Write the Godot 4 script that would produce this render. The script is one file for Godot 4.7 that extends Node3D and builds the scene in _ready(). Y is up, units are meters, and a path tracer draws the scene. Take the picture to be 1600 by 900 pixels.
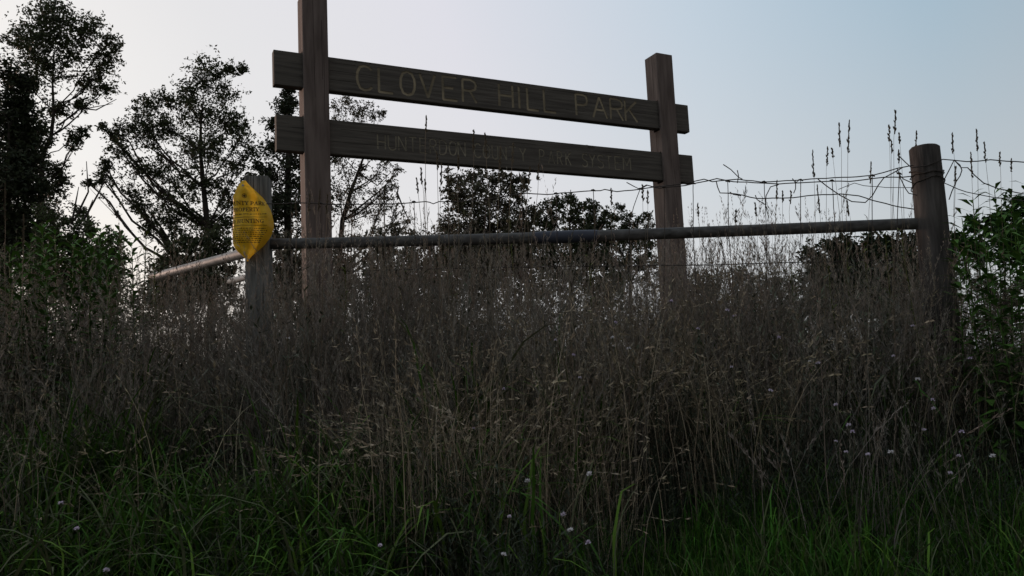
extends Node3D
# A routed timber park sign behind a tangled wire fence on a grassy bank at dusk.

const EYE := Vector3(0, 1.5, 0)
const FOCAL := 1200.0            # in pixels of a 1600 x 900 picture
var look: Basis
var rng := RandomNumberGenerator.new()
var soft := FastNoiseLite.new()
var taken := {}
var M := {}


# ---------------------------------------------------------------- mesh building
class MB:
	var v := PackedVector3Array()
	var n := PackedVector3Array()
	var c := PackedColorArray()
	var i := PackedInt32Array()
	var flat := false

	func quad_flat(a: Vector3, b: Vector3, d: Vector3, e: Vector3, col: Color) -> void:
		var k := v.size()
		v.append(a); v.append(b); v.append(d); v.append(e)
		c.append(col); c.append(col); c.append(col); c.append(col)
		i.append(k); i.append(k + 1); i.append(k + 2); i.append(k); i.append(k + 2); i.append(k + 3)

	func tri_flat(a: Vector3, b: Vector3, d: Vector3, col: Color) -> void:
		var k := v.size()
		v.append(a); v.append(b); v.append(d)
		c.append(col); c.append(col); c.append(col)
		i.append(k); i.append(k + 1); i.append(k + 2)

	func leaf(p: Vector3, along: Vector3, across: Vector3, col: Color) -> void:
		quad_flat(p, p + along * 0.45 + across, p + along, p + along * 0.45 - across, col)

	# a ribbon that tapers to a point: points along it, half width at its foot, direction across
	func ribbon(pts: Array, half: float, across: Vector3, col: Color) -> void:
		var last := pts.size() - 1
		var k := v.size()
		for q in last:
			var w := half * (1.0 - 0.75 * pow(float(q) / last, 1.6))
			v.append(pts[q] - across * w); v.append(pts[q] + across * w)
			c.append(col); c.append(col)
		v.append(pts[last]); c.append(col)
		for q in last - 1:
			var b := k + q * 2
			i.append(b); i.append(b + 2); i.append(b + 1)
			i.append(b + 1); i.append(b + 2); i.append(b + 3)
		var e := k + (last - 1) * 2
		i.append(e); i.append(e + 2); i.append(e + 1)

	func tube(pts: Array, radii: Array, sides: int, col := Color.WHITE, capped := true) -> void:
		var side := Vector3.ZERO
		var k := v.size()
		var last := pts.size() - 1
		for q in pts.size():
			var t: Vector3 = (pts[mini(q + 1, last)] - pts[maxi(q - 1, 0)]).normalized()
			if side == Vector3.ZERO:
				side = t.cross(Vector3(0.31, 0.2, 0.93) if absf(t.z) < 0.8 else Vector3.UP).normalized()
			side = (side - t * side.dot(t)).normalized()
			var up := t.cross(side)
			var r: float = radii[mini(q, radii.size() - 1)]
			for s in sides:
				var a := TAU * s / sides
				var d := side * cos(a) + up * sin(a)
				v.append(pts[q] + d * r); n.append(d); c.append(col)
		for q in last:
			for s in sides:
				var a := k + q * sides + s
				var b := k + q * sides + (s + 1) % sides
				i.append(a); i.append(a + sides); i.append(b)
				i.append(b); i.append(a + sides); i.append(b + sides)
		if capped:
			for e in [0, last]:
				var t: Vector3 = (pts[0] - pts[1]).normalized() if e == 0 else (pts[last] - pts[last - 1]).normalized()
				var m := v.size()
				v.append(pts[e]); n.append(t); c.append(col)
				for s in sides:
					v.append(v[k + e * sides + s]); n.append(t); c.append(col)
				for s in sides:
					var x := m + 1 + s
					var y := m + 1 + (s + 1) % sides
					if e == 0:
						i.append(m); i.append(x); i.append(y)
					else:
						i.append(m); i.append(y); i.append(x)

	func done(mat: Material) -> ArrayMesh:
		var a := []
		a.resize(Mesh.ARRAY_MAX)
		a[Mesh.ARRAY_VERTEX] = v
		if n.size() == v.size():
			a[Mesh.ARRAY_NORMAL] = n
		a[Mesh.ARRAY_COLOR] = c
		a[Mesh.ARRAY_INDEX] = i
		var m := ArrayMesh.new()
		m.add_surface_from_arrays(Mesh.PRIMITIVE_TRIANGLES, a)
		m.surface_set_material(0, mat)
		return m


# ---------------------------------------------------------------- naming and placing
func numbered(called: String) -> String:
	var k: int = taken.get(called, 0)
	taken[called] = k + 1
	return called if k == 0 else "%s_%03d" % [called, k]


func tag(o: Node, label: String, category: String, group := "", kind := "") -> Node:
	o.set_meta("label", label)
	o.set_meta("category", category)
	if group: o.set_meta("group", group)
	if kind: o.set_meta("kind", kind)
	return o


func thing(called: String, at: Vector3, label: String, category: String, group := "", turn := 0.0) -> Node3D:
	var o := Node3D.new()
	o.name = numbered(called)
	add_child(o)
	o.position = at
	o.rotation.y = turn
	tag(o, label, category, group)
	return o


func part(called: String, mesh: Mesh, parent: Node) -> MeshInstance3D:
	var o := MeshInstance3D.new()
	o.name = called
	o.mesh = mesh
	parent.add_child(o, true)
	return o


func ray(px: float, py: float) -> Vector3:
	return look * Vector3((px - 800.0) / FOCAL, -(py - 450.0) / FOCAL, -1.0)


func at(px: float, py: float, depth: float) -> Vector3:      # depth: metres in front of the road edge, along -z
	var r := ray(px, py)
	return EYE + r * (depth / -r.z)


func on(px: float, py: float, p: Vector3, normal: Vector3) -> Vector3:
	var r := ray(px, py)
	return EYE + r * ((p - EYE).dot(normal) / r.dot(normal))


func height(x: float, z: float) -> float:
	var d := -z
	var bank := smoothstep(0.7, 5.0, d) * 1.22
	var top := smoothstep(4.6, 9.0, d) * 0.12
	var fall := -0.01 * maxf(0.0, d - 60.0) * smoothstep(60.0, 140.0, d)
	var bumps := soft.get_noise_2d(x * 9.0, z * 9.0) * 0.10 * smoothstep(0.5, 2.0, d)
	return bank + top + fall + bumps


func rise(px: float, depth: float) -> Vector3:               # the ground under a picture column at a depth
	var p := at(px, 560.0, depth)
	return Vector3(p.x, height(p.x, p.z), p.z)


func mat(col: Color, rough := 0.9, vertex := false) -> StandardMaterial3D:
	var m := StandardMaterial3D.new()
	m.albedo_color = col.linear_to_srgb()
	m.roughness = rough
	m.metallic_specular = 0.3
	m.vertex_color_use_as_albedo = vertex
	return m


func leafy(back: float, rough := 0.7) -> StandardMaterial3D:
	var m := mat(Color.WHITE, rough, true)
	m.backlight_enabled = back > 0.0
	m.backlight = Color(back, back, back)
	m.metallic_specular = 0.25
	return m


# a grain picture: noise between two or three colours (linear), streaked by the scale of the material that uses it
func grain(seed_value: int, ramp: Array, freq: float, size := 256) -> ImageTexture:
	var f := FastNoiseLite.new()
	f.seed = seed_value
	f.noise_type = FastNoiseLite.TYPE_SIMPLEX_SMOOTH
	f.fractal_octaves = 5
	f.frequency = freq
	var g := Gradient.new()
	g.offsets = PackedFloat32Array(range(ramp.size()).map(func(k): return float(k) / (ramp.size() - 1)))
	g.colors = PackedColorArray(ramp.map(func(col): return col.linear_to_srgb()))
	var src := f.get_seamless_image(size, size)
	var im := Image.create(size, size, false, Image.FORMAT_RGB8)
	for y in size:
		for x in size:
			im.set_pixel(x, y, g.sample(src.get_pixel(x, y).r))
	return ImageTexture.create_from_image(im)


func timber(ramp: Array, scale: Vector3, seed_value: int, relief := 0.25) -> StandardMaterial3D:
	var m := StandardMaterial3D.new()
	m.albedo_texture = grain(seed_value, ramp, 0.022)
	m.heightmap_enabled = true
	m.heightmap_texture = grain(seed_value + 7, [Color(0, 0, 0), Color(1, 1, 1)], 0.03)
	m.heightmap_scale = relief
	m.uv1_triplanar = true
	m.uv1_scale = scale
	m.roughness = 0.88
	m.metallic_specular = 0.25
	return m


# ---------------------------------------------------------------- the scene
func _ready() -> void:
	look = Basis.from_euler(Vector3(deg_to_rad(6.0), 0, 0)) * Basis(Vector3.BACK, deg_to_rad(-2.6))
	var cam := Camera3D.new()
	cam.name = "camera"
	cam.transform = Transform3D(look, EYE)
	cam.fov = rad_to_deg(2.0 * atan(450.0 / FOCAL))
	cam.near = 0.05
	cam.far = 3000.0
	cam.current = true
	add_child(cam)
	var around := WorldEnvironment.new()
	around.name = "environment"
	var env := Environment.new()
	env.background_mode = Environment.BG_SKY
	env.sky = Sky.new()
	env.sky.sky_material = dusk_sky()
	env.tonemap_mode = Environment.TONE_MAPPER_LINEAR
	env.tonemap_exposure = 1.0
	env.sdfgi_enabled = true
	env.ssao_enabled = true
	env.ssil_enabled = true
	around.environment = env
	add_child(around)
	var sun := DirectionalLight3D.new()
	sun.name = "low_sun"
	sun.light_color = Color(1.0, 0.84, 0.75)
	sun.light_energy = 0.7
	sun.light_angular_distance = 8.0
	sun.shadow_enabled = true
	add_child(sun)
	sun.look_at_from_position(glow_towards(6.0) * 50.0, Vector3.ZERO)

	rng.seed = 11
	soft.seed = 5
	soft.frequency = 0.05
	materials()
	ground()
	park_sign()
	fence()
	trees()
	tall_plants()
	grasses()


func glow_towards(elevation: float) -> Vector3:
	var az := deg_to_rad(-54.0)
	var el := deg_to_rad(elevation)
	return Vector3(sin(az) * cos(el), sin(el), -cos(az) * cos(el))


# the sky after sunset: brightest and warm round the place where the sun went down, paler blue away from it
func dusk_sky() -> PanoramaSkyMaterial:
	var g := Gradient.new()
	g.offsets = PackedFloat32Array([0.0, 0.15, 0.22, 0.30, 0.39, 0.47, 0.68, 1.0])
	g.colors = PackedColorArray([Color(1.05, 0.97, 0.86), Color(0.93, 0.90, 0.87), Color(0.79, 0.785, 0.80), Color(0.735, 0.735, 0.80), Color(0.535, 0.63, 0.725), Color(0.36, 0.495, 0.605), Color(0.29, 0.30, 0.33), Color(0.27, 0.262, 0.28)])
	var im := Image.create(512, 256, false, Image.FORMAT_RGBF)
	var s := glow_towards(0.0)
	for y in 256:
		var el := PI * (0.5 - (y + 0.5) / 256.0)
		for x in 512:
			var az := TAU * (x + 0.5) / 512.0          # column 0 looks along -z
			var d := Vector3(sin(az) * cos(el), sin(el) * 1.0, -cos(az) * cos(el))
			var ang := acos(clampf(d.dot(s), -1.0, 1.0)) / PI
			var col := g.sample(ang)
			var low := 1.0 - smoothstep(0.0, 0.5, absf(el))          # the haze near the horizon is a little paler
			var haze := Color(0.83, 0.825, 0.81).lerp(Color(1.02, 0.88, 0.73), (1.0 - smoothstep(0.10, 0.30, ang)) * (1.0 - smoothstep(0.04, 0.30, absf(el))))
			col = col.lerp(haze * (0.3 + 0.7 * col.g / 0.8), 0.85 * low)
			if el < 0.0:
				col = col * 0.25
			im.set_pixel(x, y, col)
	var m := PanoramaSkyMaterial.new()
	m.panorama = ImageTexture.create_from_image(im)
	return m


func materials() -> void:
	M.rail = timber([Color(0.055, 0.048, 0.042), Color(0.088, 0.078, 0.066), Color(0.118, 0.104, 0.088)], Vector3(0.3, 4.5, 4.5), 3)
	M.post = timber([Color(0.086, 0.066, 0.057), Color(0.130, 0.101, 0.088), Color(0.168, 0.132, 0.115)], Vector3(3.0, 0.35, 3.0), 21)
	M.groove = timber([Color(0.13, 0.108, 0.074), Color(0.24, 0.200, 0.135), Color(0.36, 0.30, 0.205)], Vector3(0.9, 0.9, 0.9), 33, 0.1)
	M.faint_groove = timber([Color(0.115, 0.102, 0.080), Color(0.21, 0.186, 0.138), Color(0.30, 0.265, 0.20)], Vector3(0.9, 0.9, 0.9), 36, 0.1)
	M.grey_post = timber([Color(0.07, 0.068, 0.062), Color(0.14, 0.136, 0.124), Color(0.21, 0.203, 0.185)], Vector3(5.0, 0.5, 5.0), 41)
	M.round_post = timber([Color(0.026, 0.023, 0.021), Color(0.064, 0.056, 0.051), Color(0.115, 0.101, 0.092)], Vector3(5.0, 0.5, 5.0), 52, 0.6)
	M.pipe = mat(Color.WHITE, 0.62)
	M.pipe.albedo_texture = grain(61, [Color(0.022, 0.019, 0.017), Color(0.060, 0.055, 0.050), Color(0.090, 0.084, 0.078), Color(0.16, 0.152, 0.142)], 0.035)
	M.pipe.uv1_triplanar = true
	M.pipe.uv1_scale = Vector3(1.2, 3.0, 3.0)
	M.pipe.metallic_specular = 0.3
	M.pale_pipe = mat(Color.WHITE, 0.6)
	M.pale_pipe.albedo_texture = grain(66, [Color(0.12, 0.115, 0.108), Color(0.27, 0.265, 0.255), Color(0.36, 0.35, 0.335)], 0.03)
	M.pale_pipe.uv1_triplanar = true
	M.pale_pipe.uv1_scale = Vector3(2.0, 3.0, 3.0)
	M.sleeve = mat(Color(0.045, 0.047, 0.06), 0.5)
	M.wire = mat(Color(0.045, 0.036, 0.03), 0.7)
	M.sheet = mat(Color(0.74, 0.455, 0.030), 0.5, true)
	M.sheet.clearcoat_enabled = true
	M.sheet.clearcoat = 0.35
	M.sheet.clearcoat_roughness = 0.3
	M.sheet.backlight_enabled = true
	M.sheet.backlight = Color(0.8, 0.8, 0.8)
	M.sheet.metallic_specular = 0.12
	M.print = mat(Color(0.085, 0.055, 0.016), 0.6)
	M.nail = mat(Color(0.3, 0.29, 0.27), 0.5)
	M.bark = mat(Color(0.045, 0.036, 0.03), 0.95)
	M.leaf = leafy(0.55)
	M.grass = leafy(0.45)
	M.petal = leafy(0.5)
	M.pale_wood = mat(Color(0.52, 0.49, 0.45), 0.9)
	M.soil = mat(Color.WHITE, 1.0)
	M.soil.albedo_texture = grain(71, [Color(0.018, 0.016, 0.011), Color(0.035, 0.034, 0.02), Color(0.05, 0.056, 0.026)], 0.05)
	M.soil.uv1_triplanar = true
	M.soil.uv1_world_triplanar = true
	M.soil.uv1_scale = Vector3(0.7, 0.7, 0.7)


func ground() -> void:
	var xs := []
	var zs := []
	for k in 41:
		xs.append(-8.0 + k * 0.4)
	for k in 46:
		zs.append(6.0 - k * 0.4)
	for e in [9, 12, 17, 25, 40, 70, 130, 260, 600, 1200]:
		xs.append(float(e)); xs.push_front(-float(e))
		zs.append(-5.0 - float(e) * 1.0 if e > 9 else -13.0)
	for e in [14, 30, 70, 200, 600]:
		zs.push_front(float(e))
	zs.sort()
	zs.reverse()
	var mb := MB.new()
	for z in zs:
		for x in xs:
			mb.v.append(Vector3(x, height(x, z), z))
			var e := 0.2
			mb.n.append(Vector3(height(x - e, z) - height(x + e, z), 2.0 * e, height(x, z - e) - height(x, z + e)).normalized())
			mb.c.append(Color.WHITE)
	var w := xs.size()
	for r in zs.size() - 1:
		for q in w - 1:
			var a: int = r * w + q
			mb.i.append_array(PackedInt32Array([a, a + w, a + 1, a + 1, a + w, a + w + 1]))
	var o := part("ground", mb.done(M.soil), self)
	tag(o, "dark soil of the grassy roadside bank", "ground", "", "structure")


# ---------------------------------------------------------------- the sign
const STROKES := {
	"C": [[1, .86, .8, .97, .5, 1, .2, .93, .03, .72, 0, .5, .03, .28, .2, .07, .5, 0, .8, .03, 1, .16]],
	"L": [[0, 1, 0, 0, 1, 0]],
	"O": [[.5, 1, .18, .92, .02, .7, 0, .5, .02, .3, .18, .08, .5, 0], [.5, 0, .82, .08, .98, .3, 1, .5, .98, .7, .82, .92, .5, 1]],
	"V": [[0, 1, .5, 0, 1, 1]],
	"E": [[1, 1, 0, 1, 0, 0, 1, 0], [0, .52, .75, .52]],
	"R": [[0, 0, 0, 1], [0, 1, .6, 1, .88, .93, 1, .77, .9, .6, .6, .52, 0, .52], [.5, .52, 1, 0]],
	"H": [[0, 0, 0, 1], [1, 0, 1, 1], [0, .5, 1, .5]],
	"I": [[.5, 0, .5, 1]],
	"P": [[0, 0, 0, 1], [0, 1, .65, 1, .92, .92, 1, .76, .92, .58, .65, .5, 0, .5]],
	"A": [[0, 0, .5, 1, 1, 0], [.2, .38, .8, .38]],
	"K": [[0, 0, 0, 1], [1, 1, 0, .42], [.3, .6, 1, 0]],
	"U": [[0, 1, 0, .3, .15, .08, .5, 0, .85, .08, 1, .3, 1, 1]],
	"N": [[0, 0, 0, 1, 1, 0, 1, 1]],
	"T": [[0, 1, 1, 1], [.5, 1, .5, 0]],
	"D": [[0, 0, 0, 1], [0, 1, .5, 1, .85, .85, 1, .5, .85, .15, .5, 0, 0, 0]],
	"Y": [[0, 1, .5, .5, 1, 1], [.5, .5, .5, 0]],
	"S": [[1, .85, .75, .98, .4, 1, .1, .9, .02, .72, .2, .56, .8, .44, .98, .26, .88, .08, .5, 0, .2, .03, 0, .16]],
	"M": [[0, 0, 0, 1, .5, .35, 1, 1, 1, 0]],
}


func chamfered(w: float, h: float, cut: float) -> PackedVector2Array:
	var x := w / 2
	var y := h / 2
	return PackedVector2Array([Vector2(-x, -y + cut), Vector2(-x + cut, -y), Vector2(x - cut, -y), Vector2(x, -y + cut), Vector2(x, y - cut), Vector2(x - cut, y), Vector2(-x + cut, y), Vector2(-x, y - cut)])


# a bar whose section lies across one axis; solid of a CSG tree
func bar(section: PackedVector2Array, from: float, to: float, axis: String, m: Material) -> CSGPolygon3D:
	var p := CSGPolygon3D.new()
	p.polygon = section
	p.mode = CSGPolygon3D.MODE_DEPTH
	p.depth = to - from
	p.material = m
	p.smooth_faces = false
	if axis == "x":       # section in z (first, mirrored) and y
		p.transform = Transform3D(Basis(Vector3.UP, -PI / 2), Vector3(from, 0, 0))
	else:                 # axis y: section in x and z
		p.transform = Transform3D(Basis(Vector3.RIGHT, PI / 2), Vector3(0, from, 0))
	return p


func cut_box(at_: Vector3, size: Vector3, m: Material, turn := Vector3.ZERO) -> CSGBox3D:
	var b := CSGBox3D.new()
	b.size = size
	b.position = at_
	b.rotation = turn
	b.material = m
	b.operation = CSGShape3D.OPERATION_SUBTRACTION
	return b


func park_sign() -> void:
	var a := at(491.5, 200, 5.55)
	var b := at(1036.0, 200, 6.98)
	var dir := Vector3(b.x - a.x, 0, b.z - a.z)
	var span := dir.length()
	dir /= span
	var turn := atan2(-dir.z, dir.x)
	var out := Vector3(sin(turn), 0, cos(turn))
	var mid := (a + b) / 2.0
	mid.y = 1.25
	var root := thing("park_sign", mid, "tall brown timber park sign with two lettered rails between two square posts", "sign", "", turn)
	var side := 0.186
	var rail_front := 0.062        # in front of the post axis; the post face stands at side / 2
	var rail_thick := 0.075
	var front_point := mid + out * rail_front
	var local_x := func(px: float, py: float) -> float: return (on(px, py, front_point, out) - mid).dot(dir)
	var local_y := func(px: float, py: float) -> float: return on(px, py, front_point, out).y - mid.y
	var rails := [
		{"l": [428.0, 77.0, 132.0], "r": [1076.0, 164.5, 206.0], "label": "upper rail routed with the words CLOVER HILL PARK", "stroke": 0.0105,
			"top": 0.13, "base": 0.86, "text": [["C", 558, 581], ["L", 592, 614], ["O", 626, 648], ["V", 656, 680], ["E", 692, 714], ["R", 723, 744], ["H", 780, 801], ["I", 806, 816], ["L", 824, 841], ["L", 850, 868], ["P", 900, 918], ["A", 926, 948], ["R", 954, 973], ["K", 977, 995]]},
		{"l": [432.0, 178.0, 235.0], "r": [1083.0, 243.0, 285.0], "label": "lower rail routed with the words HUNTERDON COUNTY PARK SYSTEM", "stroke": 0.0058,
			"top": 0.30, "base": 0.735, "text": [["H", 590, 602], ["U", 607, 619], ["N", 623, 634], ["T", 639, 651], ["E", 656, 667], ["R", 672, 682], ["D", 687, 698], ["O", 702, 713], ["N", 716, 727],
				["C", 741, 751], ["O", 755, 765], ["U", 769, 778], ["N", 782, 791], ["T", 796, 806], ["Y", 812, 822], ["P", 843, 850], ["A", 857, 866], ["R", 871, 878], ["K", 884, 892], ["S", 910, 918], ["Y", 921, 930], ["S", 934, 943], ["T", 947, 956], ["E", 961, 969], ["M", 974, 985]]},
	]
	var windows := []      # where the rails pass through the posts
	for d in rails:
		var x0: float = local_x.call(d.l[0], (d.l[1] + d.l[2]) / 2)
		var x1: float = local_x.call(d.r[0], (d.r[1] + d.r[2]) / 2)
		var top: float = (local_y.call(d.l[0], d.l[1]) + local_y.call(d.r[0], d.r[1])) / 2
		var low: float = (local_y.call(d.l[0], d.l[2]) + local_y.call(d.r[0], d.r[2])) / 2
		var tall := top - low
		var cy := (top + low) / 2
		windows.append([cy, tall])
		var tree := CSGCombiner3D.new()
		tree.name = "rail"
		tree.set_meta("label", d.label)
		root.add_child(tree, true)
		tree.position = Vector3((x0 + x1) / 2, cy, rail_front - rail_thick / 2)
		var lean: float = (local_y.call(d.r[0], d.r[1]) - local_y.call(d.l[0], d.l[1])) / (x1 - x0)
		tree.rotation.z = atan(lean)
		var half: float = (x1 - x0) / 2
		tree.add_child(bar(chamfered(rail_thick, tall, 0.005), -half, half, "x", M.rail))
		for t in d.text:
			var yy: float = lerpf(d.l[1] + 27, d.r[1] + 21, (t[1] - d.l[0]) / (d.r[0] - d.l[0]))
			var u0: float = local_x.call(float(t[1]), yy) - tree.position.x
			var u1: float = local_x.call(float(t[2]), yy) - tree.position.x
			var cap: float = tall * (0.5 - d.top)
			var foot: float = tall * (0.5 - d.base)
			for s in STROKES[t[0]]:
				var pts := PackedVector2Array()
				for k in range(0, s.size(), 2):
					pts.append(Vector2(lerpf(u0, u1, s[k]) + rng.randf_range(-0.0015, 0.0015), lerpf(foot, cap, s[k + 1]) + rng.randf_range(-0.0015, 0.0015)))
				for poly in Geometry2D.offset_polyline(pts, d.stroke, Geometry2D.JOIN_ROUND, Geometry2D.END_ROUND):
					var slim := PackedVector2Array()
					for q in poly:
						if slim.is_empty() or slim[slim.size() - 1].distance_to(q) > 0.0016:
							slim.append(q)
					var cut := CSGPolygon3D.new()
					cut.polygon = slim
					cut.depth = 0.03
					cut.material = M.groove if d.text.size() < 20 else M.faint_groove
					cut.smooth_faces = false
					cut.operation = CSGShape3D.OPERATION_SUBTRACTION
					cut.position.z = rail_thick / 2 - 0.004 + 0.03
					tree.add_child(cut)
		# drying checks along the face, and the notch of a knot that fell out of the lower rail's edge
		for k in 9:
			tree.add_child(cut_box(Vector3(rng.randf_range(-half, half) * 0.95, rng.randf_range(-0.42, 0.42) * tall, rail_thick / 2), Vector3(rng.randf_range(0.15, 0.6), 0.0022, 0.02), M.rail, Vector3(0, 0, rng.randf_range(-0.012, 0.012))))
		if d.text.size() > 20:
			var kx: float = local_x.call(924.0, 228.0) - tree.position.x
			var knot := CSGSphere3D.new()
			knot.radius = 0.03
			knot.position = Vector3(kx, tall / 2 - 0.025, rail_thick / 2 + 0.008)
			knot.scale = Vector3(1.5, 0.9, 0.8)
			knot.material = M.rail
			knot.operation = CSGShape3D.OPERATION_SUBTRACTION
			tree.add_child(knot)
			var bump := CSGSphere3D.new()
			bump.radius = 0.02
			bump.position = Vector3(kx - 0.03, tall / 2 - 0.008, rail_thick / 2 - 0.03)
			bump.scale = Vector3(1.6, 0.9, 1.0)
			bump.material = M.rail
			tree.add_child(bump)
	var crown: float = at(1032.0, 90.0, 6.98).y - mid.y
	for s in [-1, 1]:
		var tree := CSGCombiner3D.new()
		tree.name = "post"
		root.add_child(tree, true)
		var p := Vector3(s * span / 2, 0, 0)
		var foot := height(mid.x + dir.x * p.x, mid.z + dir.z * p.x) - mid.y - 0.3
		tree.position = p
		tree.add_child(bar(chamfered(side, side, 0.007), foot, crown, "y", M.post))
		for w in windows:
			tree.add_child(cut_box(Vector3(0, w[0], rail_front - rail_thick / 2), Vector3(0.5, w[1] + 0.022, rail_thick + 0.012), M.post))
		# long drying checks
		tree.add_child(cut_box(Vector3(-side / 2, crown - 0.62, 0.012 * s), Vector3(0.05, 1.25, 0.0045), M.post, Vector3(0.01, 0, 0)))
		tree.add_child(cut_box(Vector3(-side / 2, 0.7, -0.02), Vector3(0.04, 1.0, 0.003), M.post, Vector3(-0.008, 0, 0)))
		for k in 4:
			tree.add_child(cut_box(Vector3(rng.randf_range(-0.06, 0.06), rng.randf_range(0.6, 2.9), side / 2), Vector3(0.0026, rng.randf_range(0.3, 0.9), 0.03), M.post, Vector3(0, 0, rng.randf_range(-0.01, 0.01))))


# ---------------------------------------------------------------- the fence
var fence_at: Vector3
var fence_out: Vector3


func wiggle(pts: Array, amount: float) -> Array:
	var out := []
	for k in pts.size() - 1:
		var a: Vector3 = pts[k]
		var b: Vector3 = pts[k + 1]
		var n := maxi(1, int(a.distance_to(b) / 0.035))
		for q in n:
			var j := Vector3(rng.randf_range(-1, 1), rng.randf_range(-1, 1), rng.randf_range(-1, 1)) * amount
			out.append(a.lerp(b, float(q) / n) + (j if q > 0 else Vector3.ZERO))
	out.append(pts[-1])
	return out


func wire_path(px: Array, off := 0.0) -> Array:
	var out := []
	for p in px:
		out.append(on(p[0], p[1], fence_at + fence_out * off, fence_out))
	return out


func rough_post(r0: float, r1: float, foot: float, top: float, sides: int, dents: float) -> MB:
	var mb := MB.new()
	var rings := 16
	for k in rings + 1:
		var t := float(k) / rings
		var y := lerpf(foot, top, t)
		for s in sides:
			var a := TAU * s / sides
			var r := lerpf(r0, r1, t) * (1.0 + dents * soft.get_noise_3d(cos(a) * 30.0, y * 14.0, sin(a) * 30.0))
			if k == rings: r -= 0.012
			if k == rings - 1:
				y = top - 0.012
			mb.v.append(Vector3(cos(a) * r, y, sin(a) * r))
			mb.n.append(Vector3(cos(a), 0.0 if k < rings else 0.5, sin(a)).normalized())
			mb.c.append(Color.WHITE)
	for k in rings:
		for s in sides:
			var a := k * sides + s
			var b := k * sides + (s + 1) % sides
			mb.i.append_array(PackedInt32Array([a, b, a + sides, b, b + sides, a + sides]))
	var m := mb.v.size()
	mb.v.append(Vector3(0.008, top + 0.006, 0)); mb.n.append(Vector3.UP); mb.c.append(Color.WHITE)
	for s in sides:
		mb.v.append(mb.v[rings * sides + s]); mb.n.append(Vector3.UP); mb.c.append(Color.WHITE)
	for s in sides:
		mb.i.append_array(PackedInt32Array([m, m + 1 + (s + 1) % sides, m + 1 + s]))
	return mb


func fence() -> void:
	var dl := 4.4
	var dr := 4.0
	var left := at(404.0, 330, dl)
	var right := at(1451.0, 300, dr)
	var run := Vector3(right.x - left.x, 0, right.z - left.z).normalized()
	fence_out = run.cross(Vector3.UP) * -1.0
	if fence_out.z < 0: fence_out = -fence_out
	fence_at = left + fence_out * 0.078
	# corner post: a squared timber
	var gl := height(left.x, left.z)
	var cp := thing("corner_post", Vector3(left.x, gl, left.z), "weathered grey square fence corner post behind the yellow notice", "fence post", "", deg_to_rad(8))
	var tree := CSGCombiner3D.new()
	tree.name = "timber"
	cp.add_child(tree, true)
	var ltop := at(404, 279, dl).y - gl
	tree.add_child(bar(chamfered(0.132, 0.132, 0.006), -0.3, ltop, "y", M.grey_post))
	for k in 5:
		tree.add_child(cut_box(Vector3(rng.randf_range(-0.05, 0.05), ltop - rng.randf_range(0.1, 0.7), 0.066), Vector3(0.003, rng.randf_range(0.2, 0.7), 0.03), M.grey_post, Vector3(0, 0, rng.randf_range(-0.015, 0.015))))
	# round line post
	var gr := height(right.x, right.z)
	var rp := thing("line_post", Vector3(right.x, gr, right.z), "dark round wooden fence post wound with tangled wire", "fence post")
	var rtop := at(1448, 229, dr).y - gr
	part("timber", rough_post(0.088, 0.074, -0.3, rtop, 18, 0.09).done(M.round_post), rp)
	var mb := MB.new()
	for s in [[0.16, 0.004], [0.135, -0.01], [0.21, 0.015]]:
		var loop := []
		for k in 26:
			var a := TAU * k / 24.0
			loop.append(Vector3(cos(a) * 0.081, rtop - s[0] + s[1] * sin(a) * 2.0 + 0.004 * sin(a * 5), sin(a) * 0.081))
		mb.tube(loop, [0.0028], 5)
	part("wire_wrap", mb.done(M.wire), rp)

	# brace rail between the posts: galvanised pipe with a dark sleeve, and the brace running back from the corner
	var back := fence_out * -0.02
	var p0 := at(398, 381, dl) + back
	var p1 := at(1445, 348, dr) + back
	var pts := []
	for k in 41:
		var t := k / 40.0
		pts.append(p0.lerp(p1, t) + Vector3(0, -0.012 * sin(PI * t), 0))
	var pole := thing("brace_rail", p0, "long grey pipe brace rail running between the two fence posts", "fence rail")
	mb = MB.new()
	mb.tube(pts.map(func(p): return p - p0), [0.031], 18)
	part("pipe", mb.done(M.pipe), pole)
	mb = MB.new()
	var s0 := 0.44
	var s1 := 0.535
	var sl := []
	for k in 6:
		var t := lerpf(s0, s1, k / 5.0)
		sl.append(p0.lerp(p1, t) + Vector3(0, -0.012 * sin(PI * t), 0) - p0)
	mb.tube(sl, [0.0335, 0.0355, 0.0355, 0.0355, 0.0355, 0.0335], 18)
	part("sleeve", mb.done(M.sleeve), pole)
	var b0 := at(396, 392, 4.42)
	var b1 := at(238, 433, 5.7)
	var brace := thing("back_brace", b0, "sloping grey pipe brace running back from the corner post into brush", "fence rail")
	mb = MB.new()
	mb.tube(range(13).map(func(k): return (b1 - b0) * (k / 12.0)), [0.03], 16)
	part("pipe", mb.done(M.pale_pipe), brace)
	# pale splintered end of a broken rail beside the post
	var q0 := at(386, 433, 4.36)
	var q1 := at(355, 441, 4.62)
	var stub := thing("broken_rail", q0, "short pale splintered rail end sticking out beside the corner post", "wood")
	mb = MB.new()
	var way := q1 - q0
	mb.tube([Vector3.ZERO, way * 0.5, way * 0.85, way], [0.016, 0.019, 0.017, 0.006], 8)
	for k in 6:
		mb.tube([way * rng.randf_range(0.5, 0.9) + Vector3(0, 0.008, 0), way * rng.randf_range(0.6, 1.1) + Vector3(rng.randf_range(-0.02, 0.02), rng.randf_range(0.008, 0.03), 0.012)], [0.004, 0.001], 4)
	part("splinters", mb.done(M.pale_wood), stub)

	wires(right, gr, rtop)
	notice(left, dl)


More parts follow.
